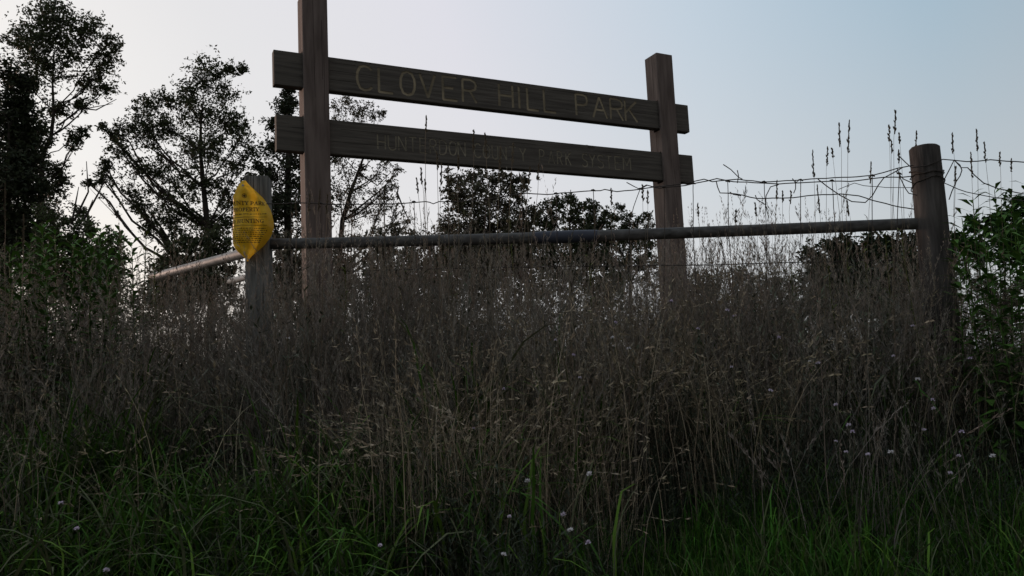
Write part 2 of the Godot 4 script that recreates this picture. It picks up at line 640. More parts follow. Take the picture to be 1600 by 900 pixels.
func wires(right: Vector3, _gr: float, _rtop: float) -> void:
	var root := thing("wire_fence", Vector3(right.x, right.y, right.z), "rusty woven wire fence, bent and tangled, strung between two posts", "wire fence")
	var o := root.position
	var strands := [
		[[[408, 319], [471, 317], [545, 320], [591, 319], [628, 318], [647, 316.5], [665, 315], [671, 316], [677, 318.5], [686, 315], [716, 315], [760, 312], [800, 305], [824, 302], [854, 304], [911, 299], [938, 298], [945, 296], [955, 298], [964, 299.5], [998, 296], [1024, 292], [1070, 287], [1100, 280], [1113, 284], [1153, 280], [1189, 284.5], [1242, 282], [1278, 279], [1327, 277], [1363, 274], [1381, 269.5], [1402, 263], [1427, 258]], 0.0030],
		[[[998, 296], [1010, 289], [1030, 294], [1070, 290], [1104, 283], [1120, 279], [1146, 284], [1189, 286], [1217, 287.5], [1271, 284.5], [1299, 283], [1328, 283.5], [1349, 281], [1381, 277], [1409, 277], [1428, 275]], 0.0030],
		[[[1119, 283], [1121, 292], [1125, 301.5], [1150, 303], [1182, 310], [1207, 309.5], [1239, 309], [1271, 305], [1313, 303], [1342, 306], [1363, 313], [1406, 323.5], [1429, 327]], 0.0030],
		[[[1278, 280], [1292, 291], [1313, 305.5], [1331, 315], [1352, 316.5], [1363, 306], [1372, 290], [1381, 278], [1396, 270], [1410, 262]], 0.0030],
		[[[1310, 296], [1335, 286], [1349, 290], [1384, 293], [1428, 293]], 0.0018],
		[[[1402, 263], [1406, 277], [1415, 295], [1420, 302], [1433, 305]], 0.0026],
		[[[1400, 268], [1412, 280], [1430, 288]], 0.0026],
		[[[540, 424], [640, 421], [760, 418], [860, 416.5], [980, 415.5], [1100, 414], [1200, 411], [1300, 409], [1430, 405]], 0.0026],
		[[[1425, 262], [1448, 259], [1473, 249], [1491, 250.5], [1510, 252.5], [1527, 252], [1548, 249.6], [1573, 252], [1600, 253.5], [1680, 256]], 0.0030],
		[[[1473, 285], [1482, 268], [1491, 250], [1500, 258], [1503, 266], [1500, 275], [1494, 284], [1487, 300], [1483, 312]], 0.0028],
		[[[1491, 250], [1502, 262], [1512, 262], [1523, 274], [1537, 286], [1560, 295], [1600, 303], [1660, 312]], 0.0028],
		[[[1473, 285], [1485, 290], [1510, 300], [1550, 308], [1620, 316]], 0.0024],
		[[[1196, 325], [1197, 306], [1204, 292], [1217, 288]], 0.0028],
	]
	for s in strands:
		var mb := MB.new()
		mb.tube(wiggle(wire_path(s[0], rng.randf_range(0.0, 0.02)), 0.0016).map(func(p): return p - o), [s[1]], 5)
		part("strand", mb.done(M.wire), root)
	# stay wires, knotted round the strands, with the pipe seen behind them
	var stays := [[455, 318, 452, 470], [501, 318, 500, 470], [550, 320, 549, 470], [600, 319, 600, 460], [647, 316, 655, 470], [700, 315, 701, 460], [760, 312, 757, 460], [815, 303, 814, 460], [869, 303, 871, 460], [927, 298, 927, 460], [1000, 296, 983, 351], [983, 351, 980, 460], [1038, 293, 1037, 460], [1083, 287, 1088, 460], [1137, 284, 1146, 460], [1194, 285, 1198, 450], [1251, 282, 1254, 450], [1300, 283, 1310, 450], [1363, 275, 1361, 450], [1405, 272, 1398, 440]]
	for s in stays:
		var mb := MB.new()
		var p := wire_path([[s[0], s[1]], [lerpf(s[0], s[2], 0.5) + rng.randf_range(-3, 3), lerpf(s[1], s[3], 0.5)], [s[2], s[3]]], 0.012)
		mb.tube(wiggle(p, 0.001).map(func(q): return q - o), [0.0021], 5)
		var k0: Vector3 = p[0] - o
		mb.tube([k0 + Vector3(-0.012, 0.003, 0), k0 + Vector3(0, 0.004, 0.003), k0 + Vector3(0.012, -0.002, 0)], [0.004, 0.006, 0.004], 6)
		part("stay", mb.done(M.wire), root)
	# broken ends and barbs
	for s in [[[1130, 257], [1142, 265], [1154, 277], [1160, 280]], [[979, 285], [990, 291], [1000, 296], [1012, 289]], [[1152, 266], [1154, 275], [1152, 286]], [[1238, 279], [1243, 286], [1249, 281]], [[1140, 300], [1146, 304], [1158, 306]], [[1180, 305], [1183, 312], [1196, 320]], [[1243, 282], [1243, 295], [1240, 302]], [[1405, 244], [1424, 262]]]:
		var mb := MB.new()
		mb.tube(wiggle(wire_path(s, 0.01), 0.001).map(func(q): return q - o), [0.0028, 0.0026], 5)
		part("broken_end", mb.done(M.wire), root)


# the notice: a plastic sheet nailed at its top, curled back at the sides; the outline is that of the curled sheet
const SHEET := [[280.0, 379.0, 387.0], [286, 375, 391], [295, 370, 397.5], [305, 366, 405], [315, 365, 411.5], [325, 364.5, 416.5], [335, 364, 419.5], [345, 364, 421.5], [355, 363.5, 421], [365, 363, 418], [375, 362.5, 412.5], [383, 362.5, 406], [390, 366, 401], [397, 372, 396.5], [404, 378.5, 391], [411, 383.5, 386]]
var sheet_scale: float


func sheet_edges(py: float) -> Vector2:
	for k in SHEET.size() - 1:
		if py <= SHEET[k + 1][0]:
			var t: float = clampf((py - SHEET[k][0]) / (SHEET[k + 1][0] - SHEET[k][0]), 0, 1)
			return Vector2(lerpf(SHEET[k][1], SHEET[k + 1][1], t), lerpf(SHEET[k][2], SHEET[k + 1][2], t))
	return Vector2(383.5, 386)


# a point of the sheet: picture-sized units across and down turned into metres, with the bulge towards the road
func sheet_point(ux: float, uy: float, lift: float) -> Vector3:
	var x := (ux - 384.0) * sheet_scale
	var y := (345.0 - uy) * sheet_scale
	var e := sheet_edges(uy)
	var ridge := (379.0 - 384.0) * sheet_scale
	var s := x - ridge
	var z := 0.045 - (0.55 * sqrt(s * s + 0.0004) - 0.011)
	if s > 0:
		z = 0.045 - (0.28 * sqrt(s * s + 0.0004) - 0.0056)
	z += 0.008 * sin(uy * 0.09 + ux * 0.05) + 0.0035 * sin(uy * 0.31 - ux * 0.17) + 0.0025 * sin(uy * 0.12 + ux * 0.42)
	var over := maxf(0.0, (e.x + 2.0) - ux) * sheet_scale
	x += over * 0.75
	z -= over * 1.1
	over = maxf(0.0, ux - (e.y - 2.0)) * sheet_scale
	x -= over * 0.5
	z -= over * 1.0
	z -= 0.03 * pow(absf(uy - 345.0) / 65.0, 2.0)
	return Vector3(x, y, z + lift)


func notice(left: Vector3, dl: float) -> void:
	sheet_scale = (dl - 0.12) / FOCAL * 0.985
	var c := at(384, 345, dl - 0.135)
	var root := thing("warning_notice", c, "curled yellow plastic notice with black print nailed to the corner post", "notice", "", deg_to_rad(6))
	root.rotation.z = deg_to_rad(1.0)
	var mb := MB.new()
	var rows := 48
	var cols := 28
	for r in rows + 1:
		var py := lerpf(280.2, 410.8, float(r) / rows)
		var e := sheet_edges(py)
		var flap := 16.0 * smoothstep(280, 310, py) * (1.0 - smoothstep(380, 408, py)) + 1.0
		for q in cols + 1:
			var p := sheet_point(lerpf(e.x - flap, e.y + flap * 0.6, float(q) / cols), py, 0.0)
			mb.v.append(p)
			# the ink has bleached and the plastic scuffed in blotches
			var worn := smoothstep(0.12, 0.5, soft.get_noise_2d(q * 22.0, r * 16.0)) * 0.55
			mb.c.append(Color(1.0, 1.0, 1.0).lerp(Color(0.78, 0.92, 9.0), worn))
	var w := cols + 1
	for r in rows:
		for q in cols:
			var a := r * w + q
			mb.i.append_array(PackedInt32Array([a, a + 1, a + w, a + 1, a + w + 1, a + w]))
	mb.n.resize(mb.v.size())
	for r in rows + 1:
		for q in cols + 1:
			var dx := mb.v[r * w + mini(q + 1, cols)] - mb.v[r * w + maxi(q - 1, 0)]
			var dy := mb.v[maxi(r - 1, 0) * w + q] - mb.v[mini(r + 1, rows) * w + q]
			mb.n[r * w + q] = dx.cross(dy).normalized()
	part("sheet", mb.done(M.sheet), root)
	# print: words as lettering bent with the sheet, the lines too small to read as broken strokes
	var bold := SystemFont.new()
	bold.font_names = PackedStringArray(["Droid Serif"])
	bold.font_weight = 700
	for t in [["COUNTY PARK", 386.0, 321.0, 6.3, 0.98], ["PROPERTY", 386.0, 331.5, 6.3, 0.92], ["NO HUNTING", 386.0, 351.0, 6.5, 0.95]]:
		var tm := TextMesh.new()
		tm.font = bold
		tm.font_size = 32
		tm.pixel_size = 0.01
		tm.depth = 0.002
		tm.curve_step = 2.0
		tm.text = t[0]
		var arr := tm.surface_get_arrays(0)
		var v: PackedVector3Array = arr[Mesh.ARRAY_VERTEX]
		var box := AABB(v[0], Vector3.ZERO)
		for p in v: box = box.expand(p)
		var k: float = t[3] / box.size.y
		var lettering := MB.new()
		for p in v:
			lettering.v.append(sheet_point(t[1] + (p.x - box.get_center().x) * k * t[4], t[2] - (p.y - box.position.y) * k, 0.0012 if p.z > 0 else 0.0004))
			lettering.c.append(Color.WHITE)
		lettering.i = arr[Mesh.ARRAY_INDEX] if arr[Mesh.ARRAY_INDEX] != null else PackedInt32Array(range(v.size()))
		part("lettering", lettering.done(M.print), root)
	mb = MB.new()
	var rules := [[341.5, 0.55, 1.0], [355.0, 0.6, 1.0]]
	for k in 9:
		rules.append([336.5 if k == 0 else 357.0 + k * 3.1, 0.85, 0.0])
	for r in rules:
		var e := sheet_edges(r[0])
		var x: float = maxf(e.x - 2.0, 362.0)
		while x < e.y - 3.0:
			var len_: float = 2.0 if r[2] > 0 else rng.randf_range(1.0, 5.0)
			for q in int(ceil(len_)):
				var a: float = x + len_ * q / ceil(len_)
				var b: float = x + len_ * (q + 1) / ceil(len_)
				mb.quad_flat(sheet_point(a, r[0] - r[1], 0.001), sheet_point(b, r[0] - r[1], 0.001), sheet_point(b, r[0] + r[1] * 0.3, 0.001), sheet_point(a, r[0] + r[1] * 0.3, 0.001), Color.WHITE)
			x += len_ + (0.0 if r[2] > 0 else rng.randf_range(0.7, 1.6))
	for k in 14:    # the small round emblem near the top
		var a := TAU * k / 14.0
		var b := TAU * (k + 1) / 14.0
		for rr in [[0.0, 2.0], [2.8, 3.6]]:
			mb.quad_flat(sheet_point(385 + cos(a) * rr[0], 306 + sin(a) * rr[0], 0.001), sheet_point(385 + cos(a) * rr[1], 306 + sin(a) * rr[1], 0.001), sheet_point(385 + cos(b) * rr[1], 306 + sin(b) * rr[1], 0.001), sheet_point(385 + cos(b) * rr[0], 306 + sin(b) * rr[0], 0.001), Color.WHITE)
	part("small_print", mb.done(M.print), root).set_meta("kind", "stuff")
	mb = MB.new()
	var np := sheet_point(383, 289, 0.0)
	mb.tube([np + Vector3(0, 0, -0.12), np + Vector3(0, 0, 0.001), np + Vector3(0, 0, 0.002), np + Vector3(0, 0, 0.004)], [0.0025, 0.0025, 0.007, 0.006], 10)
	part("nail", mb.done(M.nail), root)


# ---------------------------------------------------------------- trees
func curve(a: Vector3, b: Vector3, sag: Vector3, n: int, jitter: float) -> Array:
	var out := []
	for k in n + 1:
		var t := float(k) / n
		var j := Vector3(rng.randfn(), rng.randfn(), rng.randfn()) * jitter if k > 0 and k < n else Vector3.ZERO
		out.append(a.lerp(b, t) + sag * sin(PI * t) + j)
	return out


func foliage(mb: MB, p: Vector3, spread: float, count: int, size: float, tones: Array) -> void:
	for k in count:
		var q := p + Vector3(rng.randfn(), rng.randfn() * 0.8, rng.randfn()) * spread
		var along := Vector3(rng.randfn(), rng.randfn() * 0.8 + 0.1, rng.randfn()).normalized()
		var across := along.cross(Vector3(rng.randfn(), rng.randfn(), rng.randfn())).normalized()
		var s := size * rng.randf_range(0.65, 1.25)
		var col: Color = tones[rng.randi() % tones.size()]
		mb.leaf(q, along * s, across * s * 0.24, col * rng.randf_range(0.8, 1.2))


# trunk: picture points from the ground up; lobes: [x, y, radius] of the clumps of the crown; depth in metres
func tree(called: String, label: String, category: String, group: String, depth: float, trunk: Array, lobes: Array, o: Dictionary) -> void:
	var unit := depth / FOCAL
	var foot := rise(trunk[0][0], depth)
	var root := thing(called, foot, label, category, group)
	var thick: float = o.get("thick", 0.12)
	var leaf: float = o.get("leaf", 0.09)
	var tones: Array = o.get("tones", [Color(0.046, 0.058, 0.026), Color(0.062, 0.074, 0.034), Color(0.056, 0.058, 0.036)])
	var wood := MB.new()
	var green := MB.new()
	var spine := [Vector3(0, -0.1, 0)]
	for t in trunk:
		spine.append(at(t[0], t[1], depth) - foot)
	var radii := []
	for k in spine.size():
		radii.append(thick * (1.0 - 0.88 * float(k) / (spine.size() - 1)))
	wood.tube(spine, radii, 8)
	var clumps := lobes.duplicate()
	if category == "bush" and o.get("skirt", true):       # a bush is leafy down to the ground
		for l in lobes:
			if l[1] > 325:
				clumps.append([l[0] + rng.randf_range(-8, 8), l[1] + 30, l[2] * 1.15])
				clumps.append([l[0] + rng.randf_range(-8, 8), l[1] + 62, l[2] * 1.15])
	for l in clumps:
		var r: float = l[2] * unit
		var centre := at(l[0], l[1], depth) - foot
		centre.z += rng.randf_range(-1.0, 1.0) * r * o.get("deep", 1.3)
		# the limb leaves the trunk below the clump
		var best := 0
		var score := 1e9
		for k in spine.size():
			var aside := Vector2(spine[k].x - centre.x, spine[k].z - centre.z).length()
			var s: float = spine[k].distance_to(centre) + 2.0 * maxf(0.0, aside * 0.9 - (centre.y - spine[k].y))
			if s < score:
				score = s
				best = k
		var from: Vector3 = spine[best]
		var reach := from.distance_to(centre)
		var limb := curve(from, centre, Vector3(0, reach * -0.07, 0), 6, reach * 0.022)
		var w0 := minf(radii[best] * 0.6, 0.008 + reach * 0.013)
		wood.tube(limb, [w0, w0 * 0.85, w0 * 0.72, w0 * 0.6, w0 * 0.5, w0 * 0.4, w0 * 0.3], 6)
		for k in int(o.get("fill", 36.0) * pow(l[2] / 20.0, 1.6)):
			foliage(green, centre + Vector3(rng.randfn(), rng.randfn() * 0.9, rng.randfn()) * r * 0.62, r * 0.13, 6, leaf, tones)
		var n := int(o.get("boughs", 11) * clampf(l[2] / 25.0, 0.6, 1.8))
		for k in n:
			var d := Vector3(rng.randfn(), rng.randfn() * 0.85 + 0.12, rng.randfn()).normalized()
			var tip := centre + d * r * rng.randf_range(0.55, 1.06)
			var start: Vector3 = limb[3 + rng.randi() % 4]
			var bough: Array = curve(start, tip, Vector3(0, r * 0.06, 0), 4, r * 0.05)
			wood.tube(bough, [w0 * 0.3, w0 * 0.24, w0 * 0.18, w0 * 0.12, w0 * 0.06], 4, Color.WHITE, false)
			for b in [2, 3, 4]:
				var count := int(o.get("leaves", 9) * rng.randf_range(0.5, 1.5))
				foliage(green, bough[b], r * (0.22 if b < 4 else 0.15), count, leaf, tones)
				# twigs that carry leaves outward
				if rng.randf() < 0.75:
					var e: Vector3 = bough[b] + (d + Vector3(rng.randfn(), rng.randfn() + 0.2, rng.randfn()) * 0.7).normalized() * r * rng.randf_range(0.15, 0.42)
					wood.tube([bough[b], e], [w0 * 0.1, 0.003], 3, Color.WHITE, false)
					for q in int(o.get("leaves", 9)):
						foliage(green, bough[b].lerp(e, rng.randf_range(0.2, 1.05)), leaf * 0.35, 1, leaf, tones)
	for t in o.get("bare", []):
		wood.tube(t.map(func(p): return at(p[0], p[1], depth) - foot), [0.022, 0.014, 0.006], 5)
	part("trunk", wood.done(M.bark), root)
	part("crown", green.done(M.leaf), root)
	leaves_made += green.i.size() / 3


var leaves_made := 0


func trees() -> void:
	var dark := [Color(0.028, 0.036, 0.018), Color(0.038, 0.046, 0.023), Color(0.034, 0.036, 0.024)]
	var brown := [Color(0.080, 0.068, 0.048), Color(0.100, 0.084, 0.056), Color(0.070, 0.074, 0.042)]
	tree("tall_tree", "tall slender tree with open crown beside the dense dark tree", "tree", "trees behind the sign", 16.0,
		[[58, 470], [60, 380], [64, 300], [66, 244], [80, 212], [84, 175], [82, 130], [85, 80]],
		[[78, 28, 27], [112, 38, 30], [150, 50, 24], [174, 62, 15], [48, 52, 24], [28, 62, 16], [85, 72, 30], [125, 80, 28], [160, 92, 20], [180, 76, 10], [50, 95, 24], [95, 112, 26], [138, 122, 22], [168, 138, 12], [60, 135, 22], [125, 160, 12], [80, 165, 18], [112, 215, 13], [132, 206, 8], [62, 200, 24], [60, 235, 24], [78, 262, 18], [75, 300, 22], [88, 282, 12], [60, 330, 26], [45, 265, 24]],
		{"thick": 0.09, "leaf": 0.076, "fill": 62.0, "boughs": 11, "leaves": 8, "bare": [[[92, 196], [122, 172], [176, 162]], [[118, 168], [150, 172], [182, 155]]]})
	tree("dense_tree", "dense dark tree filling in below the tall slender tree", "tree", "trees behind the sign", 14.5,
		[[10, 500], [10, 400], [12, 300], [14, 200]],
		[[2, 112, 26], [20, 125, 26], [8, 160, 34], [34, 165, 18], [18, 205, 34], [-15, 190, 40], [12, 250, 38], [45, 245, 18], [25, 295, 42], [62, 300, 20], [-15, 280, 45], [30, 345, 42], [0, 380, 46], [55, 370, 30], [-30, 340, 45], [20, 410, 35], [-50, 240, 50], [-50, 380, 50]],
		{"thick": 0.16, "leaf": 0.095, "boughs": 12, "leaves": 9, "fill": 42.0, "tones": dark})
	tree("spreading_tree", "broad spreading tree with forked trunk seen behind the yellow notice", "tree", "trees behind the sign", 18.0,
		[[330, 440], [324, 352], [318, 293], [313, 235], [314, 190], [318, 150]],
		[[340, 116, 22], [362, 110, 10], [378, 103, 7], [312, 128, 24], [285, 142, 20], [262, 158, 16], [348, 146, 20], [238, 166, 17], [215, 178, 14], [298, 178, 30], [345, 186, 28], [375, 190, 14], [200, 196, 15], [178, 204, 12], [162, 200, 7], [232, 212, 26], [266, 200, 20], [380, 215, 18], [290, 232, 30], [340, 240, 32], [192, 238, 18], [172, 262, 12], [158, 280, 13], [134, 285, 8], [218, 262, 22], [252, 262, 20], [398, 235, 12], [372, 262, 20], [240, 305, 22], [290, 290, 28], [335, 290, 24], [200, 300, 14], [222, 325, 16], [290, 335, 24], [260, 340, 18], [360, 310, 20], [390, 285, 14], [320, 345, 26], [350, 345, 22], [280, 372, 20], [340, 378, 24], [240, 358, 14]],
		{"thick": 0.10, "leaf": 0.080, "fill": 66.0, "boughs": 10, "leaves": 8})
	tree("cedar_tree", "dark conical evergreen standing behind the sign's tall left post", "tree", "trees behind the sign", 16.5,
		[[450, 440], [450, 340], [450, 260], [450, 200], [450, 150]],
		[[450, 142, 10], [446, 158, 14], [454, 172, 16], [438, 182, 16], [462, 195, 22], [430, 198, 14], [445, 215, 24], [485, 215, 18], [422, 232, 18], [460, 245, 28], [495, 250, 22], [412, 262, 18], [438, 275, 28], [478, 285, 28], [402, 290, 16], [505, 290, 18], [425, 315, 26], [460, 325, 28], [500, 325, 24], [398, 325, 18], [440, 350, 26], [478, 355, 24], [415, 360, 20]],
		{"thick": 0.12, "leaf": 0.08, "boughs": 12, "leaves": 9, "fill": 46.0, "tones": dark})
	tree("leaning_tree", "thin leaning tree with airy foliage below the lower sign rail", "tree", "trees behind the sign", 17.0,
		[[528, 440], [535, 345], [548, 300], [560, 268], [570, 240], [578, 215]],
		[[545, 160, 13], [565, 162, 13], [585, 172, 9], [598, 176, 5], [528, 172, 15], [552, 182, 16], [530, 195, 16], [555, 215, 14], [532, 235, 18], [590, 240, 12], [605, 255, 10], [620, 262, 7], [535, 262, 18], [562, 268, 13], [592, 275, 13], [612, 285, 10], [560, 300, 18], [592, 305, 16], [530, 300, 18], [575, 328, 20], [545, 335, 20], [608, 318, 14], [625, 332, 11], [636, 345, 8]],
		{"thick": 0.075, "leaf": 0.06, "boughs": 9, "leaves": 6, "fill": 48.0, "tones": brown, "bare": [[[560, 270], [590, 290], [612, 268]], [[620, 300], [632, 330], [643, 352]]]})
	tree("round_bush", "large rounded brownish bush below the centre of the lower rail", "bush", "bushes behind the pipe rail", 12.0,
		[[765, 440], [762, 370], [765, 330]],
		[[712, 280, 17], [700, 300, 10], [742, 272, 15], [770, 272, 14], [795, 276, 13], [816, 284, 9], [735, 305, 24], [775, 302, 24], [812, 306, 16], [712, 328, 20], [755, 335, 26], [795, 335, 24], [828, 330, 13], [698, 348, 14], [740, 360, 22], [810, 358, 20], [690, 375, 18], [725, 385, 24], [775, 385, 26], [825, 380, 22]],
		{"thick": 0.07, "leaf": 0.058, "boughs": 13, "leaves": 10, "tones": brown})
	tree("low_bush", "low dark bush standing beside the large rounded bush", "bush", "bushes behind the pipe rail", 13.5,
		[[892, 440], [892, 380], [890, 345]],
		[[852, 328, 14], [870, 322, 13], [890, 312, 12], [905, 325, 15], [888, 336, 18], [925, 326, 12], [928, 342, 17], [858, 348, 16], [905, 352, 18], [945, 345, 12], [840, 345, 12], [870, 372, 20], [915, 376, 22], [955, 374, 16]],
		{"thick": 0.06, "leaf": 0.058, "boughs": 12, "leaves": 10})
	tree("sparse_bush", "sparse small bush beside the sign's shorter right post", "bush", "bushes behind the pipe rail", 13.0,
		[[985, 440], [985, 380], [982, 358]],
		[[950, 330, 7], [958, 342, 9], [968, 326, 7], [978, 342, 11], [995, 348, 10], [1010, 338, 7], [1018, 350, 10], [985, 358, 12], [975, 378, 14], [1010, 378, 14]],
		{"thick": 0.04, "leaf": 0.05, "boughs": 11, "leaves": 7})
	tree("thicket_bush", "tangled brown bush with bare upright twigs beside the dense dark tree", "bush", "bushes on the left of the sign", 13.0,
		[[132, 460], [132, 400], [130, 360]],
		[[78, 332, 13], [98, 345, 15], [118, 330, 11], [128, 350, 15], [150, 358, 13], [168, 366, 11], [188, 372, 9], [105, 372, 18], [140, 380, 18], [170, 388, 14], [80, 375, 20], [72, 400, 22], [110, 405, 22], [150, 408, 22], [185, 405, 18], [35, 405, 24]],
		{"thick": 0.05, "leaf": 0.058, "boughs": 11, "leaves": 8, "tones": [Color(0.060, 0.080, 0.034), Color(0.080, 0.078, 0.044), Color(0.070, 0.095, 0.036)], "bare": [[[116, 345], [138, 300], [135, 252]], [[130, 345], [155, 300], [176, 255]], [[112, 350], [118, 318], [123, 292]], [[136, 350], [138, 330], [145, 312]]]})
	tree("brush_shrub", "scrubby low shrub just behind the yellow notice and back brace", "bush", "low scrub behind the fence", 8.5,
		[[300, 470], [300, 425], [302, 400]],
		[[262, 392, 12], [285, 382, 13], [310, 378, 13], [338, 372, 14], [355, 385, 14], [300, 402, 18], [335, 402, 18], [270, 412, 16], [246, 408, 10]],
		{"thick": 0.03, "leaf": 0.05, "boughs": 10, "leaves": 6, "fill": 30.0})
	tree("brush_shrub", "scrubby low shrub at the foot of the sign's tall left post", "bush", "low scrub behind the fence", 7.6,
		[[470, 470], [470, 425], [472, 400]],
		[[432, 385, 12], [450, 368, 9], [468, 380, 13], [500, 376, 12], [530, 384, 14], [450, 404, 16], [490, 404, 18], [535, 408, 16]],
		{"thick": 0.03, "leaf": 0.045, "boughs": 10, "leaves": 6, "fill": 28.0, "tones": brown})
	tree("brush_shrub", "scrubby low shrub in the gap beside the large rounded bush", "bush", "low scrub behind the fence", 9.0,
		[[620, 470], [620, 425], [622, 400]],
		[[565, 378, 14], [590, 366, 13], [618, 362, 11], [645, 372, 12], [668, 380, 13], [600, 395, 18], [640, 398, 18], [680, 400, 16]],
		{"thick": 0.03, "leaf": 0.05, "boughs": 10, "leaves": 6, "fill": 30.0, "tones": brown})
	# the hedgerow along the field edge, low behind everything
	for k in 11:
		var hx := -150.0 + k * 175.0 + rng.randf_range(-30, 30)
		var hl := []
		for q in 9:
			hl.append([hx + rng.randf_range(-95, 95), rng.randf_range(424, 452), rng.randf_range(14, 24)])
		tree("hedgerow_bush", "low dark hedgerow bush along the far field edge behind the grass", "bush", "hedgerow behind the grass", rng.randf_range(19, 23), [[hx, 520], [hx, 480], [hx, 460]], hl, {"thick": 0.05, "leaf": 0.13, "boughs": 6, "leaves": 4, "fill": 10.0})
	tree("hedge_bush", "dark bush behind the fence under the right end of the pipe rail", "bush", "bushes behind the pipe rail", 8.0,
		[[1350, 480], [1350, 430], [1348, 410]],
		[[1270, 398, 14], [1300, 390, 16], [1330, 385, 18], [1365, 382, 20], [1400, 385, 22], [1340, 415, 26], [1390, 420, 28], [1290, 420, 22], [1430, 395, 20]],
		{"thick": 0.04, "leaf": 0.06, "boughs": 13, "leaves": 10, "tones": [Color(0.016, 0.026, 0.012), Color(0.022, 0.034, 0.016)]})
	tree("verge_bush", "dark green bush on the bank beyond the round fence post", "bush", "bushes behind the pipe rail", 4.5,
		[[1570, 560], [1570, 480], [1570, 420]],
		[[1492, 388, 14], [1514, 368, 15], [1540, 350, 16], [1562, 340, 13], [1590, 328, 18], [1530, 392, 20], [1565, 378, 22], [1600, 362, 26], [1640, 345, 34], [1675, 335, 36], [1600, 400, 22], [1645, 390, 30]],
		{"thick": 0.025, "leaf": 0.042, "boughs": 10, "leaves": 7, "fill": 12.0, "skirt": false, "tones": [Color(0.024, 0.058, 0.015), Color(0.032, 0.074, 0.018), Color(0.020, 0.046, 0.015)]})


# ---------------------------------------------------------------- single plants
func weed_mesh(kind: int, tall: float, n: int, tone: Color) -> ArrayMesh:
	var mb := MB.new()
	for k in n:
		var t := 0.12 + 0.88 * float(k) / n
		var a := k * 2.4 + rng.randf_range(-0.3, 0.3)
		var out := Vector3(cos(a), 0, sin(a))
		var droop := lerpf(0.15, 0.95, t)
		var long := (0.12 if kind == 0 else 0.18) * (1.1 - 0.55 * t) * rng.randf_range(0.8, 1.2)
		var p := Vector3(0.02 * sin(t * 5.0), tall * t, 0.015 * cos(t * 4.0))
		var along := (out + Vector3(0, droop - 0.25, 0)).normalized()
		var mid := p + along * long * 0.55
		var tip := p + along * long + Vector3(0, -long * 0.22, 0)
		var across := along.cross(Vector3.UP).normalized() * long * (0.10 if kind == 0 else 0.125)
		var col := tone * rng.randf_range(0.75, 1.25)
		mb.quad_flat(p, mid + across, mid - across, p, col)
		mb.tri_flat(mid + across, tip, mid - across, col)
	return mb.done(M.grass)


func stem_mesh(tall: float, r: float, tone: Color) -> ArrayMesh:
	var mb := MB.new()
	var pts := []
	for k in 7:
		var t := k / 6.0
		pts.append(Vector3(0.02 * sin(t * 5.0), tall * t - 0.03, 0.015 * cos(t * 4.0)))
	mb.tube(pts, [r, r, r * 0.9, r * 0.8, r * 0.7, r * 0.6, r * 0.4], 5, tone)
	return mb.done(M.stem)


func place_of_stalk(x: float, y: float) -> String:
	if x < 60: return "tall seeding grass stalk in front of the dense dark tree"
	if x < 520: return "seeding grass stalk in front of the sign's tall left post"
	if x < 640: return "seeding grass stalk in front of the thin leaning tree"
	if x < 850: return "tall seeding grass stalk overlapping the lower sign rail" if y < 250 else "seeding grass stalk rising just below the lower sign rail"
	if x < 1060: return "short seeding grass stalk beside the sign's right post"
	if x < 1260: return "short seeding grass stalk poking up above the pipe rail"
	if x < 1440: return "tall seeding grass stalk growing through the tangled fence wire"
	return "seeding grass stalk standing beyond the round fence post"


